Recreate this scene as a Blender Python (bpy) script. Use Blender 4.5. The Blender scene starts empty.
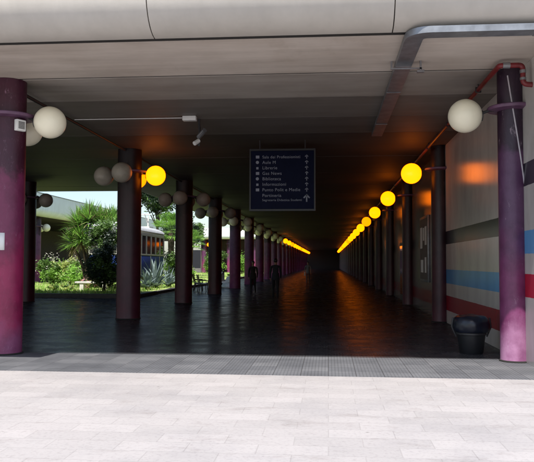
import bpy, bmesh, math, random
from mathutils import Vector, Matrix, noise as mnoise
random.seed(11)
PI = math.pi
scene = bpy.context.scene
COL = scene.collection

# ------------------------------------------------------------------ helpers
class MB:
    """collects shapes and links them as ONE mesh object"""
    def __init__(self): self.bm = bmesh.new()
    def box(self, x0, x1, y0, y1, z0, z1, mi=0, bev=0.0):
        b = bmesh.new()
        bmesh.ops.create_cube(b, size=1)
        for v in b.verts:
            v.co = Vector(((x0+x1)/2+v.co.x*(x1-x0), (y0+y1)/2+v.co.y*(y1-y0), (z0+z1)/2+v.co.z*(z1-z0)))
        if bev: bmesh.ops.bevel(b, geom=b.edges[:], offset=bev, segments=2, affect='EDGES', profile=.5)
        self._merge(b, mi)
        return self
    def _merge(self, b, mi=0, M=None):
        vm = {}
        for v in b.verts: vm[v] = self.bm.verts.new(M @ v.co if M else v.co)
        for f in b.faces:
            nf = self.bm.faces.new([vm[v] for v in f.verts]); nf.material_index = mi; nf.smooth = True
        b.free()
    def poly(self, pts, mi=0, flip=False):
        vs = [self.bm.verts.new(Vector(p)) for p in (pts[::-1] if flip else pts)]
        f = self.bm.faces.new(vs); f.material_index = mi; f.smooth = True
        return self
    def prism(self, pts, z0, z1, mi=0):
        n = len(pts)
        lo = [self.bm.verts.new((p[0], p[1], z0)) for p in pts]
        hi = [self.bm.verts.new((p[0], p[1], z1)) for p in pts]
        fs = [self.bm.faces.new(lo[::-1]), self.bm.faces.new(hi)]
        for i in range(n): fs.append(self.bm.faces.new((lo[i], lo[(i+1) % n], hi[(i+1) % n], hi[i])))
        for f in fs: f.material_index = mi; f.smooth = True
        return self
    def lathe(self, prof, seg=24, c=(0, 0, 0), mi=0, axis='Z', wob=0):
        rows = []
        for (r, z) in prof:
            row = []
            for k in range(seg):
                a = 2*PI*k/seg
                p = Vector((r*math.cos(a), r*math.sin(a), z))
                if axis == 'X': p = Vector((p.z, p.x, p.y))
                elif axis == 'Y': p = Vector((p.x, p.z, p.y))
                row.append(self.bm.verts.new(p+Vector(c)))
            rows.append(row)
        for i in range(len(rows)-1):
            for k in range(seg):
                f = self.bm.faces.new((rows[i][k], rows[i][(k+1) % seg], rows[i+1][(k+1) % seg], rows[i+1][k]))
                f.material_index = mi; f.smooth = True
        for row, fl in ((rows[0], True), (rows[-1], False)):
            f = self.bm.faces.new(row[::-1] if fl else row); f.material_index = mi; f.smooth = True
        return self
    def sphere(self, r, c=(0, 0, 0), seg=32, rings=18, sc=(1, 1, 1), mi=0):
        b = bmesh.new()
        bmesh.ops.create_uvsphere(b, u_segments=seg, v_segments=rings, radius=r)
        for v in b.verts: v.co = Vector((v.co.x*sc[0]+c[0], v.co.y*sc[1]+c[1], v.co.z*sc[2]+c[2]))
        self._merge(b, mi); return self
    def tube(self, pts, r, seg=10, mi=0, r1=None):
        pts = [Vector(p) for p in pts]; rows = []; n = len(pts)
        up = None
        for i, p in enumerate(pts):
            d = (pts[min(i+1, n-1)]-pts[max(i-1, 0)]).normalized()
            if up is None:
                up = Vector((0, 0, 1)) if abs(d.z) < .9 else Vector((1, 0, 0))
            s = d.cross(up).normalized(); up = s.cross(d).normalized()
            rr = r if r1 is None else r+(r1-r)*i/(n-1)
            rows.append([self.bm.verts.new(p+s*math.cos(2*PI*k/seg)*rr+up*math.sin(2*PI*k/seg)*rr) for k in range(seg)])
        for i in range(n-1):
            for k in range(seg):
                f = self.bm.faces.new((rows[i][k], rows[i][(k+1) % seg], rows[i+1][(k+1) % seg], rows[i+1][k]))
                f.material_index = mi; f.smooth = True
        for row in (rows[0], rows[-1]):
            f = self.bm.faces.new(row); f.material_index = mi; f.smooth = True
        return self
    def build(self, name, mat, parent=None, loc=None, ang=35):
        bmesh.ops.recalc_face_normals(self.bm, faces=self.bm.faces[:]) if not getattr(self, 'keep', False) else None
        me = bpy.data.meshes.new(name); self.bm.to_mesh(me); self.bm.free()
        for m in (mat if isinstance(mat, (list, tuple)) else [mat]): me.materials.append(m)
        if ang: me.set_sharp_from_angle(angle=math.radians(ang))
        o = bpy.data.objects.new(name, me); COL.objects.link(o)
        if parent: o.parent = parent
        if loc: o.location = loc
        return o

def tag(o, label, cat, group=None, kind=None):
    o['label'] = label; o['category'] = cat
    if group: o['group'] = group
    o['kind'] = kind or 'thing'
    return o
def thing(name, label, cat, loc=(0, 0, 0), group=None, rz=0):
    o = bpy.data.objects.new(name, None); COL.objects.link(o)
    o.location = loc; o.rotation_euler = (0, 0, rz); o.empty_display_size = .3
    return tag(o, label, cat, group)
def copy_tree(o, parent=None):
    c = o.copy(); COL.objects.link(c)
    if parent: c.parent = parent
    for ch in list(o.children): copy_tree(ch, c)
    return c
def structure(o): o['kind'] = 'structure'; return o
ORD = ['first', 'second', 'third', 'fourth', 'fifth', 'sixth', 'seventh', 'eighth', 'ninth', 'tenth', 'eleventh', 'twelfth',
       'thirteenth', 'fourteenth', 'fifteenth', 'sixteenth', 'seventeenth', 'eighteenth', 'nineteenth', 'twentieth',
       'twenty-first', 'twenty-second', 'twenty-third']

# ------------------------------------------------------------------ materials
def newmat(name):
    m = bpy.data.materials.new(name); m.use_nodes = True
    nt = m.node_tree; b = nt.nodes['Principled BSDF']
    return m, nt, b
def N(nt, t, **kw):
    n = nt.nodes.new(t)
    for k, v in kw.items():
        if k in n.inputs: n.inputs[k].default_value = v
        else: setattr(n, k, v)
    return n
def ramp(nt, stops, interp='LINEAR'):
    r = nt.nodes.new('ShaderNodeValToRGB'); cr = r.color_ramp; cr.interpolation = interp
    while len(cr.elements) < len(stops): cr.elements.new(.5)
    for e, (p, c) in zip(cr.elements, stops):
        e.position = p; e.color = (*c, 1) if len(c) == 3 else c
    return r
def mix(nt, fac, a, b, mode='MIX'):
    m = nt.nodes.new('ShaderNodeMix'); m.data_type = 'RGBA'; m.blend_type = mode
    for s, v in ((m.inputs[0], fac), (m.inputs[6], a), (m.inputs[7], b)):
        if hasattr(v, 'is_linked') or hasattr(v, 'links'): nt.links.new(v, s)
        else: s.default_value = v if not isinstance(v, tuple) or len(v) == 4 else (*v, 1)
    return m.outputs[2]
def bump(nt, b, h, strength=.2, dist=.01):
    n = nt.nodes.new('ShaderNodeBump'); n.inputs['Strength'].default_value = strength; n.inputs['Distance'].default_value = dist
    nt.links.new(h, n.inputs['Height']); nt.links.new(n.outputs[0], b.inputs['Normal'])
def coords(nt, kind='Object', scale=(1, 1, 1), loc=(0, 0, 0)):
    tc = nt.nodes.new('ShaderNodeTexCoord'); mp = nt.nodes.new('ShaderNodeMapping')
    mp.inputs['Scale'].default_value = scale; mp.inputs['Location'].default_value = loc
    nt.links.new(tc.outputs[kind], mp.inputs[0]); return mp.outputs[0]
def noise(nt, vec, scale, detail=5, rough=.6):
    n = N(nt, 'ShaderNodeTexNoise', Scale=scale, Detail=detail, Roughness=rough); nt.links.new(vec, n.inputs['Vector']); return n.outputs[0]

def simple(name, c, rough=.6, var=.25, scale=6, metal=0, spec=.5, bmp=.0):
    m, nt, b = newmat(name)
    v = coords(nt); f = noise(nt, v, scale)
    r = ramp(nt, [(.3, tuple(x*(1-var) for x in c)), (.7, tuple(min(1, x*(1+var)) for x in c))])
    nt.links.new(f, r.inputs[0]); nt.links.new(r.outputs[0], b.inputs['Base Color'])
    b.inputs['Roughness'].default_value = rough; b.inputs['Metallic'].default_value = metal
    b.inputs['Specular IOR Level'].default_value = spec
    if bmp: bump(nt, b, noise(nt, v, scale*6), bmp, .01)
    return m
def emit(name, c, base):
    m, nt, b = newmat(name)
    b.inputs['Base Color'].default_value = (*base, 1); b.inputs['Roughness'].default_value = .3
    b.inputs['Emission Color'].default_value = (*c, 1); b.inputs['Emission Strength'].default_value = 1
    return m

def mat_paving():
    m, nt, b = newmat('pale_stone_paving')
    v = coords(nt, scale=(1, 1, 1))
    br = N(nt, 'ShaderNodeTexBrick', Scale=1.0)
    br.offset = .5; br.inputs['Brick Width'].default_value = .62; br.inputs['Row Height'].default_value = .31
    br.inputs['Mortar Size'].default_value = .006; br.inputs['Mortar Smooth'].default_value = .3; br.inputs['Bias'].default_value = 0
    br.inputs['Color1'].default_value = (.355, .338, .334, 1); br.inputs['Color2'].default_value = (.40, .38, .376, 1)
    br.inputs['Mortar'].default_value = (.325, .308, .302, 1)
    nt.links.new(v, br.inputs['Vector'])
    big = ramp(nt, [(.28, (.80, .80, .82)), (.5, (.98, .97, .97)), (.7, (1.05, 1.03, 1.03))]); nt.links.new(noise(nt, v, .55, 6, .65), big.inputs[0])
    sp = ramp(nt, [(.30, (.62, .60, .60)), (.48, (1, 1, 1)), (.7, (1.06, 1.05, 1.05))]); nt.links.new(noise(nt, v, 26, 3, .7), sp.inputs[0])
    c = mix(nt, 1.0, br.outputs[0], big.outputs[0], 'MULTIPLY'); c = mix(nt, .42, c, sp.outputs[0], 'MULTIPLY')
    vt = N(nt, 'ShaderNodeTexVoronoi', Scale=2.3); nt.links.new(v, vt.inputs['Vector'])
    spot = ramp(nt, [(.0, (.45, .43, .42)), (.035, (.8, .79, .78)), (.06, (1, 1, 1))]); nt.links.new(vt.outputs['Distance'], spot.inputs[0])
    c = mix(nt, .9, c, spot.outputs[0], 'MULTIPLY')
    st3 = ramp(nt, [(.36, (.80, .78, .77)), (.46, (1, 1, 1))]); nt.links.new(noise(nt, coords(nt, scale=(1, 2.2, 1), loc=(5, 2, 0)), 1.4, 10, .75), st3.inputs[0]); c = mix(nt, .8, c, st3.outputs[0], 'MULTIPLY')
    nt.links.new(c, b.inputs['Base Color']); b.inputs['Roughness'].default_value = .75
    bump(nt, b, br.outputs['Fac'], .25, -.004)
    return m
def mat_floor(name, k, spec, r0, r1, stud, bs):
    m, nt, b = newmat(name)
    v = coords(nt)
    br = N(nt, 'ShaderNodeTexBrick', Scale=1.0); br.offset = 0
    br.inputs['Brick Width'].default_value = .4; br.inputs['Row Height'].default_value = .4
    br.inputs['Mortar Size'].default_value = .006; br.inputs['Mortar Smooth'].default_value = .2
    br.inputs['Color1'].default_value = (.052*k, .054*k, .060*k, 1); br.inputs['Color2'].default_value = (.072*k, .074*k, .080*k, 1)
    br.inputs['Mortar'].default_value = (.039*k, .039*k, .042*k, 1)
    nt.links.new(v, br.inputs['Vector'])
    dirt = ramp(nt, [(.3, (.75, .75, .75)), (.72, (1.35, 1.33, 1.3))]); nt.links.new(noise(nt, v, .9, 7, .7), dirt.inputs[0])
    st = N(nt, 'ShaderNodeTexBrick', Scale=1.0); st.offset = 0    # small studs
    st.inputs['Brick Width'].default_value = .05; st.inputs['Row Height'].default_value = .05
    st.inputs['Mortar Size'].default_value = .011; st.inputs['Mortar Smooth'].default_value = .6
    nt.links.new(v, st.inputs['Vector'])
    stc = ramp(nt, [(0, (1.15, 1.15, 1.15)), (1, (stud,)*3)]); nt.links.new(st.outputs['Fac'], stc.inputs[0])
    c = mix(nt, 1, br.outputs[0], dirt.outputs[0], 'MULTIPLY'); c = mix(nt, 1, c, stc.outputs[0], 'MULTIPLY')
    nt.links.new(c, b.inputs['Base Color'])
    rr = ramp(nt, [(.3, (r0,)*3), (.7, (r1,)*3)]); nt.links.new(noise(nt, v, 1.7, 6), rr.inputs[0]); nt.links.new(rr.outputs[0], b.inputs['Roughness'])
    b.inputs['Specular IOR Level'].default_value = spec
    bump(nt, b, st.outputs['Fac'], bs, -.003)
    df = nt.nodes.new('ShaderNodeBsdfDiffuse'); nt.links.new(c, df.inputs[0])
    mx = nt.nodes.new('ShaderNodeMixShader'); dr = ramp(nt, [(.3, (.32,)*3), (.7, (.64,)*3)]); nt.links.new(noise(nt, v, .8, 6, .7), dr.inputs[0])
    nt.links.new(dr.outputs[0], mx.inputs[0]); nt.links.new(b.outputs[0], mx.inputs[1]); nt.links.new(df.outputs[0], mx.inputs[2])
    nt.links.new(mx.outputs[0], nt.nodes['Material Output'].inputs[0])
    return m
def mat_column(name, top, mid, low, scuff=(.46, .36, .42, 1), dk=.80):
    m, nt, b = newmat(name)
    v = coords(nt)
    sx = N(nt, 'ShaderNodeSeparateXYZ'); nt.links.new(v, sx.inputs[0])
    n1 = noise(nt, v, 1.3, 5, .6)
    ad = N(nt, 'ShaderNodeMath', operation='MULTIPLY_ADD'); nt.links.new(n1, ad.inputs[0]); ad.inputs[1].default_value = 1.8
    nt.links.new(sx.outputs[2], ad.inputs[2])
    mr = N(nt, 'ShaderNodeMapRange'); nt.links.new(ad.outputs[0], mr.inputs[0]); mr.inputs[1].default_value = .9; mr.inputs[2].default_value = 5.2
    r = ramp(nt, [(.03, low), (.16, mid), (.36, mid), (.52, top), (dk, top), (dk+.045, tuple(x*.3 for x in top)), (1, tuple(x*.3 for x in top))]); nt.links.new(mr.outputs[0], r.inputs[0])  # top end darkened to put the shade under the ceiling into the colour
    blotch = ramp(nt, [(.42, (1, 1, 1)), (.62, (.72, .6, .7))]); nt.links.new(noise(nt, v, 3.1, 6, .65), blotch.inputs[0])
    c = mix(nt, 1, r.outputs[0], blotch.outputs[0], 'MULTIPLY')
    v2 = coords(nt, scale=(3, 3, 1.2))
    sc = ramp(nt, [(.60, (0, 0, 0)), (.70, (1, 1, 1))]); nt.links.new(noise(nt, v2, 3.4, 8, .78), sc.inputs[0])
    fac = N(nt, 'ShaderNodeMath', operation='MULTIPLY'); nt.links.new(sc.outputs[0], fac.inputs[0]); fac.inputs[1].default_value = .55
    c = mix(nt, fac.outputs[0], c, scuff)
    wv = N(nt, 'ShaderNodeTexWave', Scale=2.0, Distortion=14.0, Detail=4.0); nt.links.new(v2, wv.inputs['Vector'])
    scr = ramp(nt, [(.972, (0, 0, 0)), (.99, (1, 1, 1))]); nt.links.new(wv.outputs[0], scr.inputs[0])
    f2 = N(nt, 'ShaderNodeMath', operation='MULTIPLY'); nt.links.new(scr.outputs[0], f2.inputs[0]); f2.inputs[1].default_value = .025
    c = mix(nt, f2.outputs[0], c, (.5, .42, .48, 1))
    nt.links.new(c, b.inputs['Base Color']); b.inputs['Roughness'].default_value = .42
    bump(nt, b, noise(nt, v, 9, 6), .15, .01)
    return m
def mat_ceiling(name, ca, cb):
    m, nt, b = newmat(name)
    v = coords(nt)
    st = N(nt, 'ShaderNodeTexBrick', Scale=1.0)
    st.inputs['Brick Width'].default_value = 60; st.inputs['Row Height'].default_value = 1.8; st.inputs['Mortar Size'].default_value = 0
    st.inputs['Color1'].default_value = (*ca, 1); st.inputs['Color2'].default_value = (*cb, 1)
    nt.links.new(v, st.inputs['Vector'])
    v2 = coords(nt, scale=(.25, 2.2, 1))
    r = ramp(nt, [(.3, (.78, .77, .76)), (.66, (1.03, 1.03, 1.03))]); nt.links.new(noise(nt, v2, 1.6, 7, .65), r.inputs[0])
    r2 = ramp(nt, [(.35, (.86, .84, .82)), (.6, (1, 1, 1))]); nt.links.new(noise(nt, v, .7, 5), r2.inputs[0])
    c = mix(nt, 1, st.outputs[0], r.outputs[0], 'MULTIPLY'); c = mix(nt, 1, c, r2.outputs[0], 'MULTIPLY')
    r3 = ramp(nt, [(.60, (1, 1, 1)), (.66, (.72, .68, .63)), (.70, (.88, .86, .83))]); nt.links.new(noise(nt, coords(nt, scale=(.9, .5, 1), loc=(3.3, 7.1, 0)), .8, 9, .7), r3.inputs[0]); c = mix(nt, .25, c, r3.outputs[0], 'MULTIPLY')
    nt.links.new(c, b.inputs['Base Color']); b.inputs['Roughness'].default_value = .62
    bump(nt, b, noise(nt, v2, 6, 5), .2, .01)
    return m
def mat_fascia(name='concrete_fascia', c0=(.46, .43, .385)):
    m, nt, b = newmat(name)
    v = coords(nt); v2 = coords(nt, scale=(2.2, 2.2, .35))
    r = ramp(nt, [(.3, tuple(x*.93 for x in c0)), (.65, tuple(x*1.04 for x in c0))]); nt.links.new(noise(nt, v2, 1.4, 7, .65), r.inputs[0])
    r2 = ramp(nt, [(.3, (.9, .89, .88)), (.6, (1, 1, 1))]); nt.links.new(noise(nt, v, .8, 4), r2.inputs[0])
    nt.links.new(mix(nt, 1, r.outputs[0], r2.outputs[0], 'MULTIPLY'), b.inputs['Base Color']); b.inputs['Roughness'].default_value = .6
    bump(nt, b, noise(nt, v, 14, 4), .12, .01)
    return m
def mat_stripes(name, bands, base=(.62, .57, .52), top=6.0):
    """painted wall: horizontal bands by height"""
    m, nt, b = newmat(name)
    v = coords(nt); sx = N(nt, 'ShaderNodeSeparateXYZ'); nt.links.new(v, sx.inputs[0])
    wn = N(nt, 'ShaderNodeMath', operation='MULTIPLY_ADD'); nt.links.new(noise(nt, v, 5, 6, .7), wn.inputs[0]); wn.inputs[1].default_value = .018; nt.links.new(sx.outputs[2], wn.inputs[2])
    dv = N(nt, 'ShaderNodeMath', operation='DIVIDE'); nt.links.new(wn.outputs[0], dv.inputs[0]); dv.inputs[1].default_value = top
    st = [(0, base)]
    for z0, z1, c in bands: st += [(z0/top, c), (z1/top, base)]
    r = ramp(nt, st, 'CONSTANT'); nt.links.new(dv.outputs[0], r.inputs[0])
    v2 = coords(nt, scale=(1, 1, .4))
    d = ramp(nt, [(.3, (.8, .79, .78)), (.62, (1.02, 1.02, 1.02))]); nt.links.new(noise(nt, v2, 1.5, 7, .65), d.inputs[0])
    nt.links.new(mix(nt, 1, r.outputs[0], d.outputs[0], 'MULTIPLY'), b.inputs['Base Color'])
    b.inputs['Roughness'].default_value = .2; b.inputs['Specular IOR Level'].default_value = .5
    bump(nt, b, noise(nt, v, 22, 4), .05, .01)
    return m
def mat_leaf(name, c, trans=.35, var=.45):
    m, nt, b = newmat(name)
    v = coords(nt); f = noise(nt, v, 2.3, 5)
    r = ramp(nt, [(.3, tuple(x*(1-var) for x in c)), (.72, tuple(x*(1+var) for x in c))])
    nt.links.new(f, r.inputs[0]); nt.links.new(r.outputs[0], b.inputs['Base Color']); b.inputs['Roughness'].default_value = .5
    tr = nt.nodes.new('ShaderNodeBsdfTranslucent'); nt.links.new(r.outputs[0], tr.inputs[0])
    mx = nt.nodes.new('ShaderNodeMixShader'); mx.inputs[0].default_value = trans
    out = nt.nodes['Material Output']
    nt.links.new(b.outputs[0], mx.inputs[1]); nt.links.new(tr.outputs[0], mx.inputs[2]); nt.links.new(mx.outputs[0], out.inputs[0])
    return m
def mat_glass(name, c=(.02, .025, .03)):
    m, nt, b = newmat(name)
    b.inputs['Base Color'].default_value = (*c, 1); b.inputs['Roughness'].default_value = .06; b.inputs['Specular IOR Level'].default_value = .7
    return m
def mat_lawn():
    m, nt, b = newmat('lawn_turf')
    v = coords(nt)
    r = ramp(nt, [(.25, (.22, .30, .07)), (.5, (.32, .40, .12)), (.75, (.42, .45, .2))]); nt.links.new(noise(nt, v, .9, 8, .7), r.inputs[0])
    nt.links.new(r.outputs[0], b.inputs['Base Color']); b.inputs['Roughness'].default_value = .8
    bump(nt, b, noise(nt, v, 30, 4), .6, .03)
    return m

M = {}
M['paving'] = mat_paving(); M['floor'] = mat_floor('dark_polished_floor_tile', .75, .10, .19, .36, .8, .03); M['strip'] = mat_floor('sunlit_studded_strip', 1.85, .3, .6, .8, .8, .08); M['ceil'] = mat_ceiling('shaded_brown_soffit', (.085, .074, .067), (.07, .062, .056)); M['ceil_front'] = mat_ceiling('pale_front_soffit', (.62, .55, .485), (.61, .54, .475)); M['ceil_second'] = mat_ceiling('shaded_second_soffit', (.40, .36, .32), (.38, .34, .305)); M['ceil_third'] = mat_ceiling('shaded_third_soffit', (.215, .19, .17), (.20, .18, .16)); M['ceil_fourth'] = mat_ceiling('shaded_fourth_soffit', (.16, .142, .128), (.145, .13, .117)); M['fascia'] = mat_fascia()  # soffit tones step darker inward, putting the light falloff into their colour
M['fascia_white'] = mat_fascia('pale_fascia', (.85, .85, .85))
M['gap'] = simple('joint_shadow', (.02, .018, .016), .9)
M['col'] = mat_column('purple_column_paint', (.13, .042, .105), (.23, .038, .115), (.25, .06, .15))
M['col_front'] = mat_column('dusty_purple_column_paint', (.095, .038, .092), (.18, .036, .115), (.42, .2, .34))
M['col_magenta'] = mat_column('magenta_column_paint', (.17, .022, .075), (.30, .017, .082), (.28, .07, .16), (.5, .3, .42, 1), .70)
M['col_dark'] = mat_column('shaded_column_paint', (.030, .008, .013), (.06, .008, .018), (.085, .013, .026), (.11, .05, .06, 1))  # column paint darkened so its colour carries the shade of the passage
M['collar'] = simple('collar_steel', (.12, .055, .11), .4)
GREY, BLUE, RED = (.035, .034, .042), (.12, .37, .70), (.35, .02, .035)
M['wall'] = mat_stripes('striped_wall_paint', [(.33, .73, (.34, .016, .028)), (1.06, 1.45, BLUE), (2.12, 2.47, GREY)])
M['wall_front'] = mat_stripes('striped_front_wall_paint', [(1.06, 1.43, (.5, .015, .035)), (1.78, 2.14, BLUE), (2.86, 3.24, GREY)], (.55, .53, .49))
M['wall_dark'] = mat_stripes('shaded_wall_paint', [(.33, .73, (.2, .02, .025)), (2.12, 2.47, GREY)], (.15, .138, .13))  # striped wall paint darkened, with the passage shade put into its colour
M['plain_wall'] = simple('dull_plaster', (.14, .12, .11), .8)
M['lamp_on'] = emit('lit_amber_globe', (3.0, .54, .0), (.7, .4, .05))
M['lamp_dim'] = emit('dim_amber_globe', (1.7, .36, .0), (.7, .4, .05))
M['opal'] = simple('opal_globe', (.93, .87, .67), .28, .06, 2)
M['opal_dark'] = simple('dark_opal_globe', (.42, .38, .31), .4, .2, 3)  # darker tone of the opal globe
M['steel'] = simple('galvanised_steel', (.22, .23, .245), .42, .25, 5, metal=.55)
M['darksteel'] = simple('dark_painted_steel', (.03, .028, .03), .45)
M['greysteel'] = simple('grey_steel', (.25, .25, .26), .4, metal=.6)
M['redpipe'] = simple('red_pipe_paint', (.16, .012, .016), .4)
M['white'] = simple('white_plastic', (.78, .77, .74), .4, .06)
M['paper'] = simple('paper', (.82, .82, .8), .7, .04)
M['navy'] = simple('navy_sign_panel', (.005, .007, .026), .75, .15, spec=.15)
M['letters'] = simple('sign_lettering', (.26, .27, .33), .6, .1)
M['binblue'] = simple('dark_blue_plastic', (.009, .011, .020), .33, .3, 9)
M['black'] = simple('black_plastic', (.012, .012, .014), .45)
M['cable'] = simple('pale_cable', (.5, .46, .5), .5)
M['lawn'] = mat_lawn()
M['earth'] = simple('earth', (.10, .085, .06), .9, .4, 2)
M['kerb'] = simple('dark_kerb_stone', (.06, .06, .06), .7)
M['stone'] = simple('pale_bench_stone', (.6, .58, .54), .7, .15)
M['bark'] = simple('bark', (.07, .05, .035), .9, .4, 8, bmp=.5)
M['leaf_d'] = mat_leaf('dark_leaf', (.022, .045, .018))
M['leaf_m'] = mat_leaf('mid_leaf', (.12, .22, .05))
M['leaf_l'] = mat_leaf('light_leaf', (.26, .48, .08))
M['leaf_y'] = mat_leaf('yellow_leaf', (.45, .5, .17))
M['leaf_grey'] = mat_leaf('blue_grey_leaf', (.20, .27, .26), .1)
M['leaf_silver'] = mat_leaf('silver_leaf', (.3, .34, .3), .2)
M['dry'] = mat_leaf('dry_leaf', (.24, .19, .10), .2)
M['petal'] = mat_leaf('pink_petal', (.62, .30, .33), .3, .2)
M['petal_w'] = mat_leaf('white_petal', (.7, .66, .56), .3, .1)
M['tram_blue'] = simple('tram_blue_paint', (.015, .05, .26), .5, .2, 3)
M['tram_cream'] = simple('tram_cream_paint', (.62, .6, .54), .35, .1)
M['tram_roof'] = simple('tram_roof_canvas', (.45, .46, .47), .7, .15)
M['glass'] = mat_glass('dark_glass')
M['timber'] = simple('dark_timber', (.05, .03, .018), .5)

# ------------------------------------------------------------------ layout constants (metres; camera stands at the origin, arcade runs along +Y)
D0, S = 11.79, 7.56
XL, XR, XO = -5.70, 3.07, -12.15
ZC = 4.85
NB = 22
YE = 9.66            # front soffit edge
WX = 3.20            # face of the right wall
YEND = D0+S*NB+3

# ------------------------------------------------------------------ ground
g = MB(); g.poly([(-900, -900, -.30), (900, -900, -.30), (900, 900, -.30), (-900, 900, -.30)]); structure(g.build('ground', M['earth']))
g = MB(); g.box(-70, 70, -60, 9.97, -.28, -.004); structure(g.build('pavement', M['paving']))
g = MB(); g.box(-40, 4.3, 9.97, 11.95, -.2, .001); structure(g.build('sunlit_front_floor', M['strip']))  # front of the same floor in lighter tile, sunlight put into its colour
g = MB(); g.box(-40, 4.3, 11.95, 30.0, -.2, 0); g.box(-8.5, 4.3, 30.0, YEND, -.2, 0); structure(g.build('arcade_floor', M['floor']))
g = MB()
nx, ny = 24, 60
x0, x1, y0, y1 = -20.0, -8.72, 30.22, 95
vs = [[g.bm.verts.new((x0+(x1-x0)*i/nx, y0+(y1-y0)*j/ny, .10+.10*mnoise.noise(Vector((i*.35, j*.5, 1)))+.05)) for i in range(nx+1)] for j in range(ny+1)]
for j in range(ny):
    for i in range(nx):
        f = g.bm.faces.new((vs[j][i], vs[j][i+1], vs[j+1][i+1], vs[j+1][i])); f.smooth = True
structure(g.build('lawn', M['lawn']))
g = MB(); g.box(-40, -8.5, 30.0, 30.2, -.1, .2, bev=.02)
tag(g.build('planter_kerb', M['kerb']), 'low dark stone kerb between the tiled floor and the near end of the lawn', 'kerb')
g = MB(); g.box(-8.7, -8.5, 30.2, 95, -.1, .17, bev=.02)
tag(g.build('planter_kerb', M['kerb']), 'low dark kerb running along the side of the lawn beside the colonnade', 'kerb')
# grass tufts (uncountable)
g = MB(); g.keep = True
for i in range(9000):
    x = random.uniform(-19.5, -8.9); y = 30.4+64*random.random()**2.0
    h = random.uniform(.08, .22); a = random.uniform(0, PI); w = .03
    dx, dy = math.cos(a)*w, math.sin(a)*w; lx, ly = random.uniform(-.08, .08), random.uniform(-.08, .08)
    g.poly([(x-dx, y-dy, .1), (x+dx, y+dy, .1), (x+lx, y+ly, .15+h)], random.choice([0, 0, 1]))
tag(g.build('lawn_grass', [M['leaf_l'], M['leaf_y']], ang=0), 'short sunlit grass blades covering the courtyard lawn', 'grass', kind='stuff')

# ------------------------------------------------------------------ main arcade roof
roof = thing('concrete_canopy', 'flat beige concrete canopy with rounded front edge over the whole passage', 'canopy', (0, YE, ZC))
def local(o): o.location = (0, -YE, -ZC); return o
DS = 3.0; KX, KY, RX = 3.9, YE, 4.25          # corner where the front edge turns back
g = MB()
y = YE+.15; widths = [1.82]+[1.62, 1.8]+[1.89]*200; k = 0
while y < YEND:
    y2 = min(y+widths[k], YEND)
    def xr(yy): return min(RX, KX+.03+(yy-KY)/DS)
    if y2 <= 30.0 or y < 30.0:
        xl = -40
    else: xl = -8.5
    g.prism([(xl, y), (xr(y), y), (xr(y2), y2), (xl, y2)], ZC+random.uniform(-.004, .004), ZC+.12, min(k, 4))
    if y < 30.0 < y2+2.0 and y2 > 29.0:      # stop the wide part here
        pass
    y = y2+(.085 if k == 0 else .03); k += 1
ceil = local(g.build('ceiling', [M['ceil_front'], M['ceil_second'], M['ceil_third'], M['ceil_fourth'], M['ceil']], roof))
g = MB(); g.prism([(-39.9, YE+.004), (KX-.05, YE+.004), (RX-.02, YE+DS*.35), (RX-.02, 29.9), (-39.9, 29.9)], ZC+.014, ZC+.1); local(g.build('gap_shade_plate', M['gap'], roof))  # dark plate close behind the panels, standing in for shade in their gaps
g = MB()
g.prism([(-40, YE), (KX, YE), (RX, YE+DS*.35), (RX, 14), (-40, 14)], ZC+.13, ZC+1.5)
g.prism([(-40, 14), (RX, 14), (RX, 30.6), (-40, 30.6)], ZC+.13, ZC+.5)
g.prism([(-40, YE-.75), (-5.1, YE-.75), (-5.1, YE-.002), (-40, YE-.002)], ZC, ZC+1.5)  # unseen forward step of the roof, added to shade the front left column
g.prism([(-8.5, 30.6), (RX, 30.6), (RX, YEND), (-8.5, YEND)], ZC+.13, ZC+.5)
local(g.build('roof_slab', M['gap'], roof))
# fascia: rounded profile swept along the front, round the corner and back
R = .5
prof = [(0.0, 0.0)]
for i in range(0, 13):
    a = PI/2*i/12; prof.append((R*math.sin(a), R-R*math.cos(a)))
prof += [(R, 1.55), (0, 1.55)]
def fascia_seg(g, p, q, n0, n1, zb=ZC, pr=prof):
    # p, q: path points; n0, n1: outward offset directions (mitred)
    A = [g.bm.verts.new((p[0]+n0[0]*o, p[1]+n0[1]*o, zb+h)) for o, h in pr]
    B = [g.bm.verts.new((q[0]+n1[0]*o, q[1]+n1[1]*o, zb+h)) for o, h in pr]
    n = len(pr)
    for i in range(n):
        f = g.bm.faces.new((A[i], A[(i+1) % n], B[(i+1) % n], B[i])); f.smooth = True
    g.bm.faces.new(A); g.bm.faces.new(B[::-1])
g = MB()
nf = (0, -1); dgl = Vector((1.0, DS)).normalized(); nd = (dgl.y, -dgl.x)
mt = (Vector(nf)+Vector(nd)); mt = mt/(mt.dot(Vector(nf))); mt2 = (Vector(nd)+Vector((1, 0))); mt2 = mt2/(mt2.dot(Vector((1, 0))))
xs = [-40]+[-2.5+3.4*i for i in range(-11, 2)]
xs = sorted(set([x for x in xs]+[-5.1]))
for a, b in zip(xs[:-1], xs[1:]):
    ye = YE-.75 if b <= -5.05 else YE  # left of the view the fascia follows the added shading step
    fascia_seg(g, (a+.008, ye), (b-.008, ye), nf, nf)
fascia_seg(g, (xs[-1]+.008, YE), (KX, YE), nf, mt)
fascia_seg(g, (KX+.001, YE), (RX, YE+DS*.35), mt, mt2)
fascia_seg(g, (RX, YE+DS*.35+.001), (RX, YEND), mt2, (1, 0))
local(g.build('fascia', M['fascia'], roof))
g = MB()
pr2 = [(o, min(h, .56)) for o, h in prof]
fascia_seg(g, (-40, 30.62), (-8.52, 30.62), (0, .5), (0, .5), ZC, pr2); fascia_seg(g, (-8.52, 30.62), (-8.52, YEND), (-.4, 0), (-.4, 0), ZC, pr2)
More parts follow.
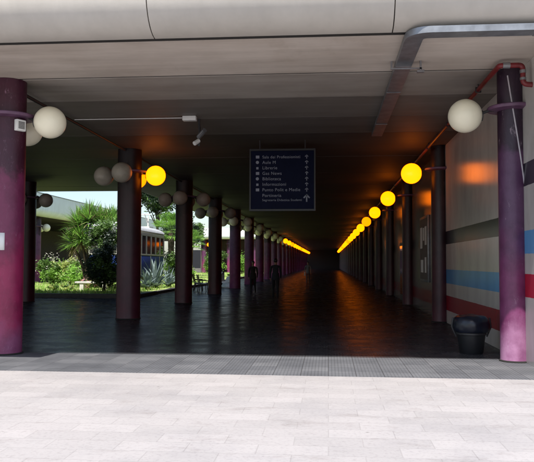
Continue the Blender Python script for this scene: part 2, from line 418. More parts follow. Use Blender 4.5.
local(g.build('courtyard_fascia', M['fascia_white'], roof))

# ------------------------------------------------------------------ walls on the right and at the end
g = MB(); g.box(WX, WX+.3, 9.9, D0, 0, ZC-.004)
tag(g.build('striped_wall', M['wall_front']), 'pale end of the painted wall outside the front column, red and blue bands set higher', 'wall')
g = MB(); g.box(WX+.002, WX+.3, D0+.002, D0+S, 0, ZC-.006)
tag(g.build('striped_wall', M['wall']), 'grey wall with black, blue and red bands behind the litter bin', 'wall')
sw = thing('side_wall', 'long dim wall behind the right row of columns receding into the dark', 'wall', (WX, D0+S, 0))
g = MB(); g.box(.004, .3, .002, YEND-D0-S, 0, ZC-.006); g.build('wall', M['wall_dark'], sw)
for i in range(1, 9):
    yb = S*i+1.6
    dr = MB().box(-.03, .003, yb, yb+2.6, 0, 2.5, bev=.006).build('door', M['darksteel'], sw)
    p = MB()
    for q in range(2): p.box(-.038, -.031, yb+.12+q*1.22, yb+1.2+q*1.22, .25, 2.35)
    p.build('pane', M['glass'], dr)
g = MB(); g.box(-40, RX, YEND, YEND+.3, 0, ZC)
tag(g.build('end_wall', M['black']), 'dark wall closing the far end of the passage', 'wall')
# notice board
nb = thing('notice_board', 'glazed notice board hung on the dim wall beyond the second right column', 'notice board', (WX, 22.2, 1.0))
MB().box(-.06, .003, 0, 1.9, 0, 2.15, bev=.01).build('frame', M['greysteel'], nb)
MB().box(-.064, -.061, .08, 1.82, .08, 2.07).build('backing', M['plain_wall'], nb)
for (a, c, w, h) in ((.2, 1.2, .42, .6), (.75, 1.35, .3, .42), (1.2, 1.1, .5, .7), (.3, .3, .35, .5), (1.0, .3, .6, .42)):
    MB().box(-.069, -.066, a, a+w, c, c+h).build('paper_notice', M['paper'], nb)

# ------------------------------------------------------------------ columns
def col_mesh(r):
    g = MB(); pr = [(r+.002, .03)]
    for i in range(0, 25): pr.append((r, .05+(ZC-.055)*i/24))
    g.lathe([(r-.015, .0)]+pr, 48)
    return g
def make_column(mat, label, group, q=.34):
    r = thing('column', label, 'column', (0, 0, 0), group)
    col_mesh(q).build('shaft', mat, r)
    MB().lathe([(q+.022, .001), (q+.020, .018), (q+.003, .028)], 48).build('base_joint', M['gap'], r)
    c = MB(); c.lathe([(q+.001, 4.16), (q+.16, 4.18), (q+.17, 4.20), (q+.17, 4.225), (q+.155, 4.24), (q+.001, 4.255)], 48)
    c.build('collar', M['collar'], r)
    return r
GL, GR = 'columns of the left row along the passage', 'columns along the right wall'
protoP = None
def place_col(i, side):
    x = XL if side == 'l' else XR
    return (x, D0+S*i, 0)
lab_l = {0: 'thick worn magenta column at the left edge of the passage entrance',
         1: 'shade-darkened maroon column left of the lit pair of globes, second in the left row',
         2: 'dark column right of the blue tram, third in the left row',
         3: 'dark column beside the black bench, fourth in the left row',
         4: 'purple column just right of the parked scooter, fifth in the left row'}
lab_r = {0: 'purple column at the right with a sunlit pink foot and slanting cable',
         1: 'shade-darkened maroon column beyond the litter bin, second along the right wall',
         2: 'dark column beyond the notice board, third along the right wall'}
def col_label(i, side):
    d = lab_l if side == 'l' else lab_r
    if i in d: return d[i]
    if side == 'l': return '%s purple column from the front in the left row of the passage' % ORD[i]
    return '%s dark column from the front along the right wall of the passage' % ORD[i]
src = {}
for side in 'lr':
    for i in range(NB+1):
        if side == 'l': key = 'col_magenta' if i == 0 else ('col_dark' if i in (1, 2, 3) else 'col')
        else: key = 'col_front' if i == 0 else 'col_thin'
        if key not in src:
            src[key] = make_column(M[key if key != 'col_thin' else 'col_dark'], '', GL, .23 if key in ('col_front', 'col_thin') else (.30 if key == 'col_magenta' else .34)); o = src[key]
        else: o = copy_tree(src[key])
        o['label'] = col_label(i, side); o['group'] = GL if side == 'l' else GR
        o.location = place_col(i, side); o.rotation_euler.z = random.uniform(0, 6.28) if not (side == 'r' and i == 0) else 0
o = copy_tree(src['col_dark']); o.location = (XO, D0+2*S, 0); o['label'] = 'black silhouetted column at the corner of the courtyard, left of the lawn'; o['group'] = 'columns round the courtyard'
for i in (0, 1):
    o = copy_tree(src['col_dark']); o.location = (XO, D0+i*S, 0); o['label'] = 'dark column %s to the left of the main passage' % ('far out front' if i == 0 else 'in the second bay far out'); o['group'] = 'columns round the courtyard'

# ------------------------------------------------------------------ globe lamps
ZL = 4.10
def make_lamp(mat):
    r = thing('globe_lamp', '', 'lamp', (0, 0, 0))          # origin at the globe's centre; arm runs to -X (the column side)
    MB().sphere(.283, seg=36, rings=22).build('globe', mat, r)
    a = MB(); a.tube([(-.56, 0, .09), (-.40, 0, .09), (-.30, 0, .05), (-.25, 0, .0)], .025, 10)
    a.lathe([(.09, -.285), (.095, -.25), (.05, -.235)], 20, axis='X')
    a.build('bracket', M['darksteel'], r)
    return r
lsrc = {k: make_lamp(M[k]) for k in ('opal', 'lamp_on', 'lamp_dim', 'opal_dark')}
used = set()
def lamp(key, x, y, rz, label, group, z=ZL):
    if key in used: o = copy_tree(lsrc[key])
    else: o = lsrc[key]; used.add(key)
    o.location = (x, y, z); o.rotation_euler.z = rz; o['label'] = label; o['group'] = group
    return o
LG, RG = 'globe lamps round the left columns', 'globe lamps on the right columns'
for i in range(NB+1):
    y = D0+S*i
    if i == 0: lamp('opal', XR-.765, y, PI, 'unlit white globe lamp beside the front right column', RG)
    elif i < 20: lamp('lamp_dim' if i in (4, 9, 13) else 'lamp_on', XR-.765, y, PI, 'glowing yellow globe lamp, %s in the lit row on the right' % ORD[i-1], RG)
for i in range(NB+1):
    y = D0+S*i
    for d, (dx, dy, rz) in {'right': (.764, 0, 0), 'back': (0, .764, PI/2), 'left': (-.764, 0, PI), 'front': (0, -.764, -PI/2)}.items():
        if i == 0 and d in ('left', 'front'): continue
        if i > 12 and d != 'right': continue
        side = {'right': 'passage side', 'back': 'far side', 'left': 'courtyard side', 'front': 'near side'}[d]
        lit = (i == 1 and d in ('right', 'back')) or (i >= 9 and d in ('right',))
        key = ('lamp_dim' if d == 'back' or i in (11, 15) else 'lamp_on') if lit else ('opal' if i == 0 or i > 3 else 'opal_dark')
        word = 'glowing yellow' if lit else ('unlit white' if key == 'opal' else 'unlit dark')
        lamp(key, XL+dx, y+dy, rz, '%s globe lamp on the %s of the %s left column' % (word, side, ORD[i]), LG)
for d, (dx, dy, rz) in {'right': (.764, 0, 0), 'far': (0, .764, PI/2), 'near': (0, -.764, -PI/2)}.items():
    lamp('opal_dark', XO+dx, D0+2*S+dy, rz, 'unlit dark globe lamp on the %s side of the courtyard corner column' % d, 'globe lamps of the courtyard')

# ------------------------------------------------------------------ pipes, duct, conduits
def bend(pts, r=.12, n=6):
    pts = [Vector(p) for p in pts]; out = [pts[0]]
    for a, b, c in zip(pts[:-2], pts[1:-1], pts[2:]):
        d0 = (a-b).normalized(); d1 = (c-b).normalized(); p0 = b+d0*r; p1 = b+d1*r
        for i in range(n+1):
            t = i/n; out.append(p0*(1-t)**2+b*2*t*(1-t)+p1*t*t)
    out.append(pts[-1]); return out
du = thing('ceiling_duct', 'galvanised metal duct turning a corner under the ceiling at top right', 'duct', (1.2, 9.5, 4.79))
g = MB()
def duct_path():
    # flat rectangular duct, mitred bend
    w, h0, h1 = .125, -.045, .045
    cen = bend([(3.5, .0, 0), (0, 0, 0), (0, 7.6, 0)], .22, 8)
    rows = []
    for i, p in enumerate(cen):
        d = (cen[min(i+1, len(cen)-1)]-cen[max(i-1, 0)]).normalized(); s = Vector((-d.y, d.x, 0))
        rows.append([g.bm.verts.new(p+s*a*w+Vector((0, 0, b))) for a, b in ((-1, h0), (1, h0), (1, h1), (-1, h1))])
    for a, b in zip(rows[:-1], rows[1:]):
        for k in range(4): g.bm.faces.new((a[k], a[(k+1) % 4], b[(k+1) % 4], b[k]))
    g.bm.faces.new(rows[0]); g.bm.faces.new(rows[-1])
duct_path()
bmesh.ops.bevel(g.bm, geom=[e for e in g.bm.edges if len(e.link_faces) == 2 and e.calc_face_angle(0) > 1.2], offset=.012, segments=2, affect='EDGES')
g.build('duct_body', M['steel'], du, ang=30)
g = MB()
for k in range(1, 3): g.box(-.132, .132, .3+k*2.9, .34+k*2.9, -.052, .05)
for xx in (1.6, 3.2): g.box(xx, xx+.04, -.132, .132, -.052, .05)
g.build('joint_band', M['greysteel'], du)
br = MB(); br.box(-.2, .3, 1.55, 1.58, -.075, -.05); br.box(-.2, -.17, 1.55, 1.58, -.05, .08); br.box(.26, .29, 1.55, 1.58, -.12, .08); br.box(.22, .33, 1.54, 1.60, -.13, -.09)
br.build('hanger_bracket', M['greysteel'], du)

rp = thing('red_pipe', 'red pipe running along the ceiling edge and round the front right column', 'pipe', (2.7, 11.1, 4.74))
pts = bend([(0, 130, 0), (0, -.05, 0), (.36, -.05, 0), (.36, -.05, -.30), (.54, -.05, -.32)], .07)
MB().tube(pts, .042, 12).build('pipe_run', M['redpipe'], rp)
for a_, b_ in (((.05, -.05, 0), (.16, -.05, 0)), ((.36, -.05, -.08), (.36, -.05, -.13)), ((.36, -.05, -.20), (.36, -.05, -.24))): MB().tube([a_, b_], .05, 12).build('coupling', M['greysteel'], rp)
cl = MB()
for k in range(16): cl.tube([(0, 1.5+k*3.1, 0), (0, 1.5+k*3.1, .12)], .012, 6); cl.box(-.05, .05, 1.48+k*3.1, 1.52+k*3.1, -.05, .05)
cl.build('clip', M['darksteel'], rp)

pts = []
for i in range(30):
    t = i/29; a = math.radians(-118+t*88); z = 4.72-2.35*t-.1*math.sin(t*3)
    pts.append((XR+.238*math.cos(a), D0+.238*math.sin(a), z))
pts += [(XR+.238*math.cos(math.radians(-29)), D0+.238*math.sin(math.radians(-29)), z) for z in (2.2, 1.9, 1.5)]
tag(MB().tube(pts, .012, 8).build('cable', M['cable']), 'thin pale cable slanting down the front right column', 'cable')

tag(MB().tube([(XL-.05, D0+.3, 4.79), (XL-.05, D0+70, 4.79)], .035, 8).build('conduit', M['darksteel']), 'black conduit running along the ceiling above the left columns', 'conduit')
jb = thing('junction_box', 'white junction box at the end of a thin white conduit under the ceiling', 'junction box', (-3.05, 14.9, ZC))
MB().box(-.15, .15, -.08, .08, -.11, -.008, bev=.01).build('box', M['white'], jb)
MB().tube([(-.15, 0, -.04), (-2.62, 0, -.04)], .009, 8).build('conduit', M['white'], jb)
cm = thing('security_camera', 'small dark camera on a drop arm under the white junction box', 'camera', (-2.9, 15.2, ZC))
MB().tube(bend([(0, 0, -.01), (.02, 0, -.35), (.0, 0, -.62)], .1), .028, 8).build('arm', M['darksteel'], cm)
MB().tube([(0, -.02, -.42), (.17, -.2, -.30)], .055, 10).build('camera_body', M['greysteel'], cm)
MB().tube([(0.0, 0, -.50), (-.08, -.1, -.58)], .05, 10).build('lens_hood', M['white'], cm)

a = math.radians(-30)
sb = thing('wall_speaker', 'small square white box with dark grille high on the front left column', 'speaker', (XL+.305*math.cos(a), D0+.305*math.sin(a), 4.02), rz=a+PI/2)
MB().box(-.095, .095, -.07, .01, -.1, .1, bev=.012).build('housing', M['white'], sb)
gr = MB()
for k in range(6): gr.box(-.062, .062, -.076, -.071, -.062+k*.022, -.05+k*.022)
gr.build('grille', M['darksteel'], sb)
# paper on the front left column, wrapped round its curve
g = MB(); g.keep = True
rows = []
for z in (1.82, 2.12):
    rows.append([g.bm.verts.new((XL+.3035*math.cos(math.radians(t)), D0+.3035*math.sin(math.radians(t)), z)) for t in range(-118, -68, 6)])
for k in range(len(rows[0])-1): g.bm.faces.new((rows[0][k], rows[0][k+1], rows[1][k+1], rows[1][k])).smooth = True
po = g.build('paper_notice', M['paper'])
sm = po.modifiers.new('thick', 'SOLIDIFY'); sm.thickness = .002; sm.offset = 1
tag(po, 'small white notice stuck on the front left column', 'notice')

# ------------------------------------------------------------------ hanging directory sign
SX, SY, SZ0, SZ1 = -1.2, 18.0, 3.02, 4.56
sg = thing('directory_sign', 'dark navy hanging directory board with rows of pale words and arrows', 'sign', (SX, SY, SZ0))
W, H = 1.66, SZ1-SZ0
MB().box(-W/2, W/2, 0, .09, 0, H, bev=.008).build('panel', M['navy'], sg)
fr = MB(); fr.box(-W/2-.04, W/2+.04, -.012, .10, H+.002, H+.05); fr.box(-W/2-.04, W/2+.04, -.012, .10, -.05, -.002)
fr.box(-W/2-.04, -W/2-.002, -.01, .10, -.002, H+.002); fr.box(W/2+.002, W/2+.04, -.01, .10, -.002, H+.002)
fr.build('frame', M['black'], sg)
for sx in (-.6, .6): MB().tube([(sx, .045, H+.05), (sx, .045, ZC-SZ0)], .018, 8).build('hanging_rod', M['darksteel'], sg)
def text_mesh(s, size, x, z, parent, name='lettering', mat=None, y=-.003):
    cu = bpy.data.curves.new('t', 'FONT'); cu.body = s; cu.size = size; cu.extrude = .001; cu.space_character = 1.08
    to = bpy.data.objects.new('t', cu); COL.objects.link(to)
    dg = bpy.context.evaluated_depsgraph_get(); me = bpy.data.meshes.new_from_object(to.evaluated_get(dg))
    bpy.data.objects.remove(to)
    for v in me.vertices: v.co = Vector((v.co.x+x, y-v.co.z, v.co.y+z))
    me.materials.clear(); me.materials.append(mat or M['letters'])
    o = bpy.data.objects.new(name, me); COL.objects.link(o); o.parent = parent
    return o
rows = ['Sala dei Professionisti', 'Aule M', 'Librerie', 'Gas News', 'Biblioteca', 'Informazioni', 'Punto Polit e Medie', 'Portineria']
zt = H-.20
for k, s in enumerate(rows):
    z = zt-k*.145 if k < 7 else zt-k*.145-.005
    text_mesh(s, .115 if k else .105, -W/2+.30, z, sg)
    if k < 7: 
        ic = MB()
        if k % 3 == 0: ic.box(-W/2+.13, -W/2+.22, -.006, -.002, z, z+.075)
        elif k % 3 == 1: ic.tube([(-W/2+.17, -.002, z+.04), (-W/2+.17, -.006, z+.04)], .042, 16)
        else: ic.prism([(0, 0)]*0 or [(-W/2+.14, -.006), (-W/2+.2, -.006), (-W/2+.2, -.002), (-W/2+.14, -.002)], z, z+.06)
        ic.build('pictogram', M['letters'], sg)
text_mesh('Segreteria Didattica Studenti', .082, -W/2+.30, zt-7*.145-.115, sg)
def arrow(z, s=1.0):
    x = W/2-.19; ar = MB(); ar.keep = True
    def P(u, w): return (x+u*s, -.004, z+w*s)
    ar.poly([P(-.010, -.005), P(.010, -.005), P(.010, .09), P(-.010, .09)])
    ar.poly([P(0, .105), P(-.048, .055), P(-.033, .042), P(0, .078)]); ar.poly([P(0, .105), P(0, .078), P(.033, .042), P(.048, .055)])
    o = ar.build('arrow', M['letters'], sg)
    md = o.modifiers.new('t', 'SOLIDIFY'); md.thickness = .002
for k in range(7): arrow(zt-k*.145-.01)
arrow(zt-7*.145-.13, 1.9)

# ------------------------------------------------------------------ litter bin
lb = thing('litter_bin', 'squat dark litter bin with bulging blue bag by the striped wall', 'litter bin', (2.56, 12.75, 0))
MB().lathe([(.20, 0), (.21, .03), (.245, .30), (.25, .34)], 32).build('base', M['black'], lb)
MB().lathe([(.262, .335), (.27, .345), (.27, .375), (.262, .385)], 32).build('band', M['darksteel'], lb)
g = MB()
pr = [(.255, .37)]+[(.02+.305*math.cos(t)**.7, .50+.20*math.sin(t)+.02*math.sin(3*t)) for t in [-.5+2.0*i/22 for i in range(22)]]+[(.03, .71)]
g.lathe(pr, 64)
for v in g.bm.verts:
    d = 1+.05*mnoise.noise(v.co*5+Vector((3, 1, 2)))+.025*mnoise.noise(v.co*13); v.co.x *= d; v.co.y *= d; v.co.z += .012*mnoise.noise(v.co*9)*(v.co.z > .42)
g.build('bin_bag', M['binblue'], lb)
for s in (-1, 1): MB().tube([(s*.27, -.02, .3), (s*.345, -.02, .48), (s*.32, -.02, .64)], .016, 8).build('frame_hoop', M['darksteel'], lb)

# ------------------------------------------------------------------ people
def person(label, loc, rz, jacket, trousers, hair, skin, stride=.28, lead=1, height=1.72, bag=None, phase=0):
    root = thing('person', label, 'person', loc, 'people walking down the passage', rz)
    V, E, Rr = [], [], []
    def v(p, r): V.append(p); Rr.append(r); return len(V)-1
    def e(a, b): E.append((a, b))
    pel = v((0, 0, .93), (.155, .11)); wa = v((0, .0, 1.10), (.135, .10)); ch = v((0, -.01, 1.30), (.165, .115)); sh = v((0, 0, 1.41), (.10, .085))
    nk = v((0, .015, 1.49), (.052, .055)); hd0 = v((0, .03, 1.55), (.062, .072)); hd1 = v((0, .035, 1.63), (.078, .095)); hd2 = v((0, .03, 1.70), (.06, .075))
    for a, b in ((pel, wa), (wa, ch), (ch, sh), (sh, nk), (nk, hd0), (hd0, hd1), (hd1, hd2)): e(a, b)
    fing = []
    for s in (-1, 1):
        f = stride*s*lead      # forward is +y
        hip = v((.085*s, 0, .88), (.09, .095)); kn = v((.09*s, f*.52+.03, .50), (.058, .062)); an = v((.09*s, f-.02 if f > 0 else f-.06, .095 if f > 0 else .13), (.040, .042))
        hl = v((.09*s, f-.01 if f > 0 else f-.05, .05 if f > 0 else .075), (.042, .042)); to = v((.095*s, f+.15 if f > 0 else f+.10, .038), (.04, .03))
        for a, b in ((pel, hip), (hip, kn), (kn, an), (an, hl), (hl, to)): e(a, b)
        sd = v((.185*s, .0, 1.39), (.062, .065)); el = v((.235*s, -f*.35-.03, 1.12), (.046, .048)); wr = v((.235*s, -f*.7+.06, .89), (.029, .032)); pm = v((.235*s, -f*.8+.075, .82), (.022, .036))
        for a, b in ((sh, sd), (sd, el), (el, wr), (wr, pm)): e(a, b)
        fing.append((s, Vector((.235*s, -f*.8+.075, .81))))
    roots = {pel}
    for s, c in fing:
        for k in range(5):
            if k < 4:
                o = Vector((0, -.027+.018*k, 0)); L = (.062, .075, .07, .055)[3-k]
                a0 = v(tuple(c+o+Vector((0, 0, .02))), (.009, .009)); a1 = v(tuple(c+o+Vector((-.004*s, .003, -L*.55))), (.009, .009)); a2 = v(tuple(c+o+Vector((-.018*s, .006, -L))), (.008, .008))
            else:
                a0 = v(tuple(c+Vector((-.005*s, .02, .04))), (.011, .011)); a1 = v(tuple(c+Vector((-.018*s, .045, .01))), (.010, .010)); a2 = v(tuple(c+Vector((-.022*s, .052, -.02))), (.008, .008))
            roots.add(a0); e(a0, a1); e(a1, a2)
    me = bpy.data.meshes.new('body'); k = height/1.76
    me.from_pydata([tuple(c*k for c in p) for p in V], E, [])
    o = bpy.data.objects.new('body', me); COL.objects.link(o)
    sk = o.modifiers.new('skin', 'SKIN'); sk.use_smooth_shade = True; sk.branch_smoothing = .3
    ss = o.modifiers.new('ss', 'SUBSURF'); ss.levels = 2; ss.render_levels = 2
    for i, dv in enumerate(me.skin_vertices[0].data):
        dv.radius = (Rr[i][0]*k, Rr[i][1]*k); dv.use_root = i in roots
    dg = bpy.context.evaluated_depsgraph_get(); m2 = bpy.data.meshes.new_from_object(o.evaluated_get(dg)); bpy.data.objects.remove(o)
    # a nose and brow push on the face
    for vt in m2.vertices:
        p = vt.co/k
        if p.z > 1.57 and p.z < 1.66 and p.y > .1 and abs(p.x) < .03: vt.co.y += .02*k*(1-abs(p.x)/.03)
    for mm in (skin, jacket, trousers, M['black']): m2.materials.append(mm)
    for p in m2.polygons:
        c = p.center/k; p.use_smooth = True
        if c.z > 1.475 or (abs(c.x) > .18 and c.z < .88): p.material_index = 0
        elif c.z > .86 or (abs(c.x) > .19 and c.z > .85): p.material_index = 1
        elif c.z > .085: p.material_index = 2
        else: p.material_index = 3
    bo = bpy.data.objects.new('body', m2); COL.objects.link(bo); bo.parent = root
    h = MB(); h.sphere(.098*k, (0, .012*k, 1.665*k), 20, 12, (.92, 1.06, 1.0))
    for vt in h.bm.verts:
        if vt.co.y > .05*k and vt.co.z < 1.69*k: vt.co.y = .05*k
    h.build('hair', hair, root)
    # jacket hem / coat skirt
    j = MB(); j.lathe([(.168*k, .80*k), (.175*k, .86*k), (.165*k, 1.0*k), (.15*k, 1.12*k)], 20)
    for vt in j.bm.verts: vt.co.y *= .78
    j.build('coat_hem', jacket, root)
    if bag:
        b_ = MB(); b_.box(.20*k, .30*k, -.18, .14, .62*k, .92*k, bev=.03); b_.tube([(.24*k, -.12, .9*k), (.2*k, -.05, 1.2*k), (.12*k, 0, 1.43*k)], .012, 6)
        tb = b_.build('shoulder_bag', bag); tb.parent = None
        tb.location = loc; tb.rotation_euler.z = rz
        tag(tb, 'small pale shoulder bag hanging at the side of the most distant walker', 'bag')
    return root
skin = simple('skin', (.35, .2, .14), .5); hairm = simple('dark_hair', (.015, .011, .009), .5)
jk1 = simple('dark_brown_coat', (.02, .014, .014), .8); jk2 = simple('navy_jacket', (.018, .022, .032), .8); jk3 = simple('grey_jacket', (.22, .22, .22), .8)
tr1 = simple('black_trousers', (.012, .012, .014), .8); tr3 = simple('grey_trousers', (.10, .10, .11), .8)
person('walker in a dark brown coat close to the left columns', (-3.82, 35.0, 0), PI, jk1, tr1, hairm, skin, .22, 1, 1.70)
person('broad walker in a dark navy jacket nearer the middle of the passage', (-2.38, 31.2, 0), .1, jk2, tr1, hairm, skin, .25, -1, 1.80)
person('distant walker in a grey jacket deep in the passage', (-1.55, 53.0, 0), PI, jk3, tr3, hairm, skin, .2, 1, 1.70, bag=M['white'])

# ------------------------------------------------------------------ benches and scooter
def bench(label, loc, rz):
    r = thing('bench', label, 'bench', loc, 'black benches at the courtyard edge', rz)
    g = MB()
    for k in range(5): g.box(-.75, .75, -.2+k*.09, -.2+k*.09+.07, .43, .455)
    g.build('seat', M['timber'], r)
    g = MB()
    for k in range(4): g.box(-.75, .75, .255+k*.02, .28+k*.02, .55+k*.10, .62+k*.10)
    g.build('backrest', M['timber'], r)
    for s in (-.62, .62):
        g = MB(); g.tube([(s, -.2, 0), (s, -.17, .42), (s, .2, .42), (s, .33, .95)], .025, 8); g.tube([(s, .2, .42), (s, .28, 0)], .025, 8); g.tube([(s, -.2, .42), (s, -.2, .64), (s, .24, .64)], .02, 8)
        g.build('leg', M['darksteel'], r)
    return r
bench('black slatted bench left of the fourth left column', (-6.75, 37.0, 0), PI/2+.25)
bench('black slatted bench partly hidden behind the fourth left column', (-7.3, 38.6, 0), PI/2+.15)
st = thing('bench', 'white stone bench on the lawn by the pink flowers', 'bench', (-12.0, 34.6, .14))
MB().box(-.95, .95, -.22, .22, .38, .47, bev=.015).build('seat', M['stone'], st)
for s in (-.6, .6): MB().box(s-.1, s+.1, -.18, .18, 0, .379, bev=.01).build('leg', M['stone'], st)

sc = thing('scooter', 'white and black motor scooter parked in front of the fifth left column', 'scooter', (-6.72, 45.5, 0), rz=1.1)
def wheel(y):
    w = MB()
    w.lathe([(.13, -.05), (.21, -.06), (.245, -.03), (.245, .03), (.21, .06), (.13, .05)], 24, (0, y, .245), axis='X')
    o = w.build('wheel', M['black'], sc)
    MB().lathe([(.02, -.045), (.125, -.045), (.125, .045), (.02, .045)], 20, (0, y, .245), axis='X').build('rim', M['steel'], o)
wheel(-.62); wheel(.62)
g = MB()
secs = [(-.85, .05, .45, .62), (-.65, .15, .38, .72), (-.35, .19, .30, .74), (-.1, .18, .26, .66), (.05, .17, .24, .36), (.3, .17, .25, .36)]
rw = [[g.bm.verts.new((s*w, y, z)) for s, z in ((-1, z0), (1, z0), (.8, z1), (-.8, z1))] for y, w, z0, z1 in secs]
for a, b in zip(rw[:-1], rw[1:]):
    for k in range(4): g.bm.faces.new((a[k], a[(k+1) % 4], b[(k+1) % 4], b[k]))
g.bm.faces.new(rw[0]); g.bm.faces.new(rw[-1]); g.build('body', M['white'], sc)
g = MB(); rw = [[g.bm.verts.new((s*w, y, z)) for s in (-1, 1) for y in ((yy, yy+.05) if s < 0 else (yy+.05, yy))] for z, w, yy in ((.28, .17, .27), (.5, .21, .34), (.8, .19, .33), (.98, .1, .28))]
for a, b in zip(rw[:-1], rw[1:]):
    for k in range(4): g.bm.faces.new((a[k], a[(k+1) % 4], b[(k+1) % 4], b[k]))
g.bm.faces.new(rw[0]); g.bm.faces.new(rw[-1]); g.build('leg_shield', M['white'], sc)
MB().box(-.14, .14, -.82, -.12, .73, .83, bev=.04).build('seat', M['black'], sc)
g = MB(); g.tube([(-.33, .16, 1.06), (-.15, .24, 1.03), (.15, .24, 1.03), (.33, .16, 1.06)], .018, 8); g.tube([(0, .25, 1.03), (0, .6, .26)], .03, 8); g.build('handlebar', M['darksteel'], sc)
MB().sphere(.07, (0, .36, .92), 14, 10).build('headlight', M['opal'], sc)
MB().box(-.07, .07, .42, .84, .47, .52, bev=.02).build('mudguard', M['white'], sc)

# ------------------------------------------------------------------ vegetation
def leaf_cloud(g, c, rad, n, size, clumps=26, mis=(0, 0, 1), hollow=.55, rnd=random):
    cs = []
    for i in range(clumps):
        d = Vector((rnd.gauss(0, 1), rnd.gauss(0, 1), rnd.gauss(0, 1))).normalized()*(hollow+(1-hollow)*rnd.random())
        cs.append((Vector((c[0]+d.x*rad[0]*.82, c[1]+d.y*rad[1]*.82, c[2]+d.z*rad[2]*.82)), rnd.uniform(.16, .34)*sum(rad)/3, rnd.choice(mis)))
    for i in range(n):
        cc, cr, mi = rnd.choice(cs)
        d = Vector((rnd.gauss(0, 1), rnd.gauss(0, 1), rnd.gauss(0, 1)))*.55*cr
        p = cc+d; s = size*rnd.uniform(.6, 1.4)
        a = Vector((rnd.uniform(-1, 1), rnd.uniform(-1, 1), rnd.uniform(-.6, .8))).normalized(); b = a.cross(Vector((rnd.uniform(-1, 1), rnd.uniform(-1, 1), rnd.uniform(-1, 1)))).normalized()
        g.poly([p-a*s, p+b*s*.42, p+a*s, p-b*s*.42], mi)
    return cs
def tree(name, label, cat, base, crown_c, rad, n, size, mats, mis=(0, 0, 1), group=None, trunk_r=.14, clumps=30, crown='crown'):
    r = thing(name, label, cat, base, group)
    b = Vector(base); c = Vector(crown_c)-b
    g = MB(); g.keep = True
    cs = leaf_cloud(g, c, rad, n, size, clumps, mis)
    g.build(crown, mats, r, ang=0)
    t = MB(); top = c+Vector((0, 0, -rad[2]*.1))
    t.tube([Vector((0, 0, -.1)), top*.35+Vector((.06, .03, 0)), top*.7+Vector((-.04, .05, 0)), top], trunk_r, 9, r1=trunk_r*.35)
    for cc, cr, mi in cs[:9]: t.tube([top*.62, (top*.62+cc)/2+Vector((0, 0, .1)), cc], trunk_r*.35, 6, r1=trunk_r*.1)
    t.build('trunk', M['bark'], r)
    return r
def blades(g, c, n, L, w, spread=(.1, 1.3), droop=.5, mi=(0,), up=0.0, seg=5, rnd=random):
    c = Vector(c)
    for i in range(n):
        az = rnd.uniform(0, 2*PI); el = PI/2-rnd.uniform(*spread); l = L*rnd.uniform(.7, 1.1)
        d = Vector((math.cos(az)*math.cos(el), math.sin(az)*math.cos(el), math.sin(el))); side = Vector((-math.sin(az), math.cos(az), 0))
        pts = []; p = c.copy(); m = rnd.choice(mi)
        for k in range(seg+1):
            t = k/seg; ww = w*(1-t)**.7*(.55+.9*min(t*3, 1)) if k < seg else .002
            pts.append((p-side*ww, p+side*ww)); d = (d+Vector((0, 0, -droop/seg))).normalized(); p = p+d*l/seg
        for a, b in zip(pts[:-1], pts[1:]):
            g.poly([a[0], a[1], b[1], b[0]], m)
def shrub(name, label, cat, base, rad, n, size, mats, mis, clumps=22, group=None, stems=6, flowers=None):
    r = thing(name, label, cat, base, group)
    g = MB(); g.keep = True
    cs = leaf_cloud(g, (0, 0, rad[2]), rad, n, size, clumps, mis, .35)
    for f in g.bm.faces[:]:
        for v in f.verts:
            if v.co.z < .02: v.co.z = .02+random.random()*.1
    if flowers: leaf_cloud(g, (0, 0, rad[2]*1.15), tuple(x*1.02 for x in rad), flowers[1], flowers[2], 16, (len(mats),), .8)
    g.build('foliage', list(mats)+([flowers[0]] if flowers else []), r, ang=0)
    t = MB()
    for cc, cr, mi in cs[:stems]: t.tube([(cc.x*.1, cc.y*.1, -.05), (cc.x*.5, cc.y*.5, cc.z*.55), tuple(cc)], .03, 6, r1=.01)
    t.build('stem', M['bark'], r)
    return r
gz = .14
# big spiky yucca clump
yu = thing('yucca', 'bright green spiky yucca with several heads in front of the pale fascia', 'yucca', (-13.2, 37.4, gz))
g = MB(); g.keep = True; t = MB()
for (hx, hy, hz, L) in ((-.75, .2, 3.45, 1.15), (.0, -.2, 3.7, 1.2), (.45, .1, 3.55, 1.1), (-.4, .5, 3.6, 1.1), (1.2, .2, 3.5, 1.1), (.9, -.3, 2.5, 1.0), (.85, .3, 3.55, 1.15), (-1.2, .6, 2.5, 1.0), (.35, .6, 2.9, 1.1), (1.35, -.1, 3.0, 1.05), (-.3, -.6, 2.7, 1.0)):
    blades(g, (hx, hy, hz), 240, L*1.08, .036, (.05, 1.9), .35, (0, 0, 0, 0, 1, 1, 2)); blades(g, (hx, hy, hz-.15), 26, L*.8, .03, (1.9, 2.7), .3, (2,))
    t.tube([(hx*.15, hy*.15, -.1), (hx*.45, hy*.5, hz*.5), (hx, hy, hz)], .11, 8, r1=.07)
g.build('crown', [M['leaf_l'], M['leaf_m'], M['dry']], yu, ang=0); t.build('trunk', M['bark'], yu)
# dark dense tree in front of the tram's rear
tree('dense_tree', 'dense dark tree left of the second left column, hiding part of the tram', 'tree', (-10.85, 32.6, gz), (-10.85, 32.6, 1.45), (1.0, .9, 1.25), 12000, .055, [M['leaf_d'], M['leaf_m']], (0, 0, 0, 1), trunk_r=.09, clumps=40)
tree('olive_tree', 'loose silvery tree above the dark tree, in front of the tram roof', 'tree', (-11.5, 34.8, gz), (-11.5, 34.8, 2.9), (1.15, 1.0, .95), 5200, .075, [M['leaf_silver'], M['leaf_m'], M['leaf_d']], (0, 1, 1, 2), trunk_r=.09, clumps=26)
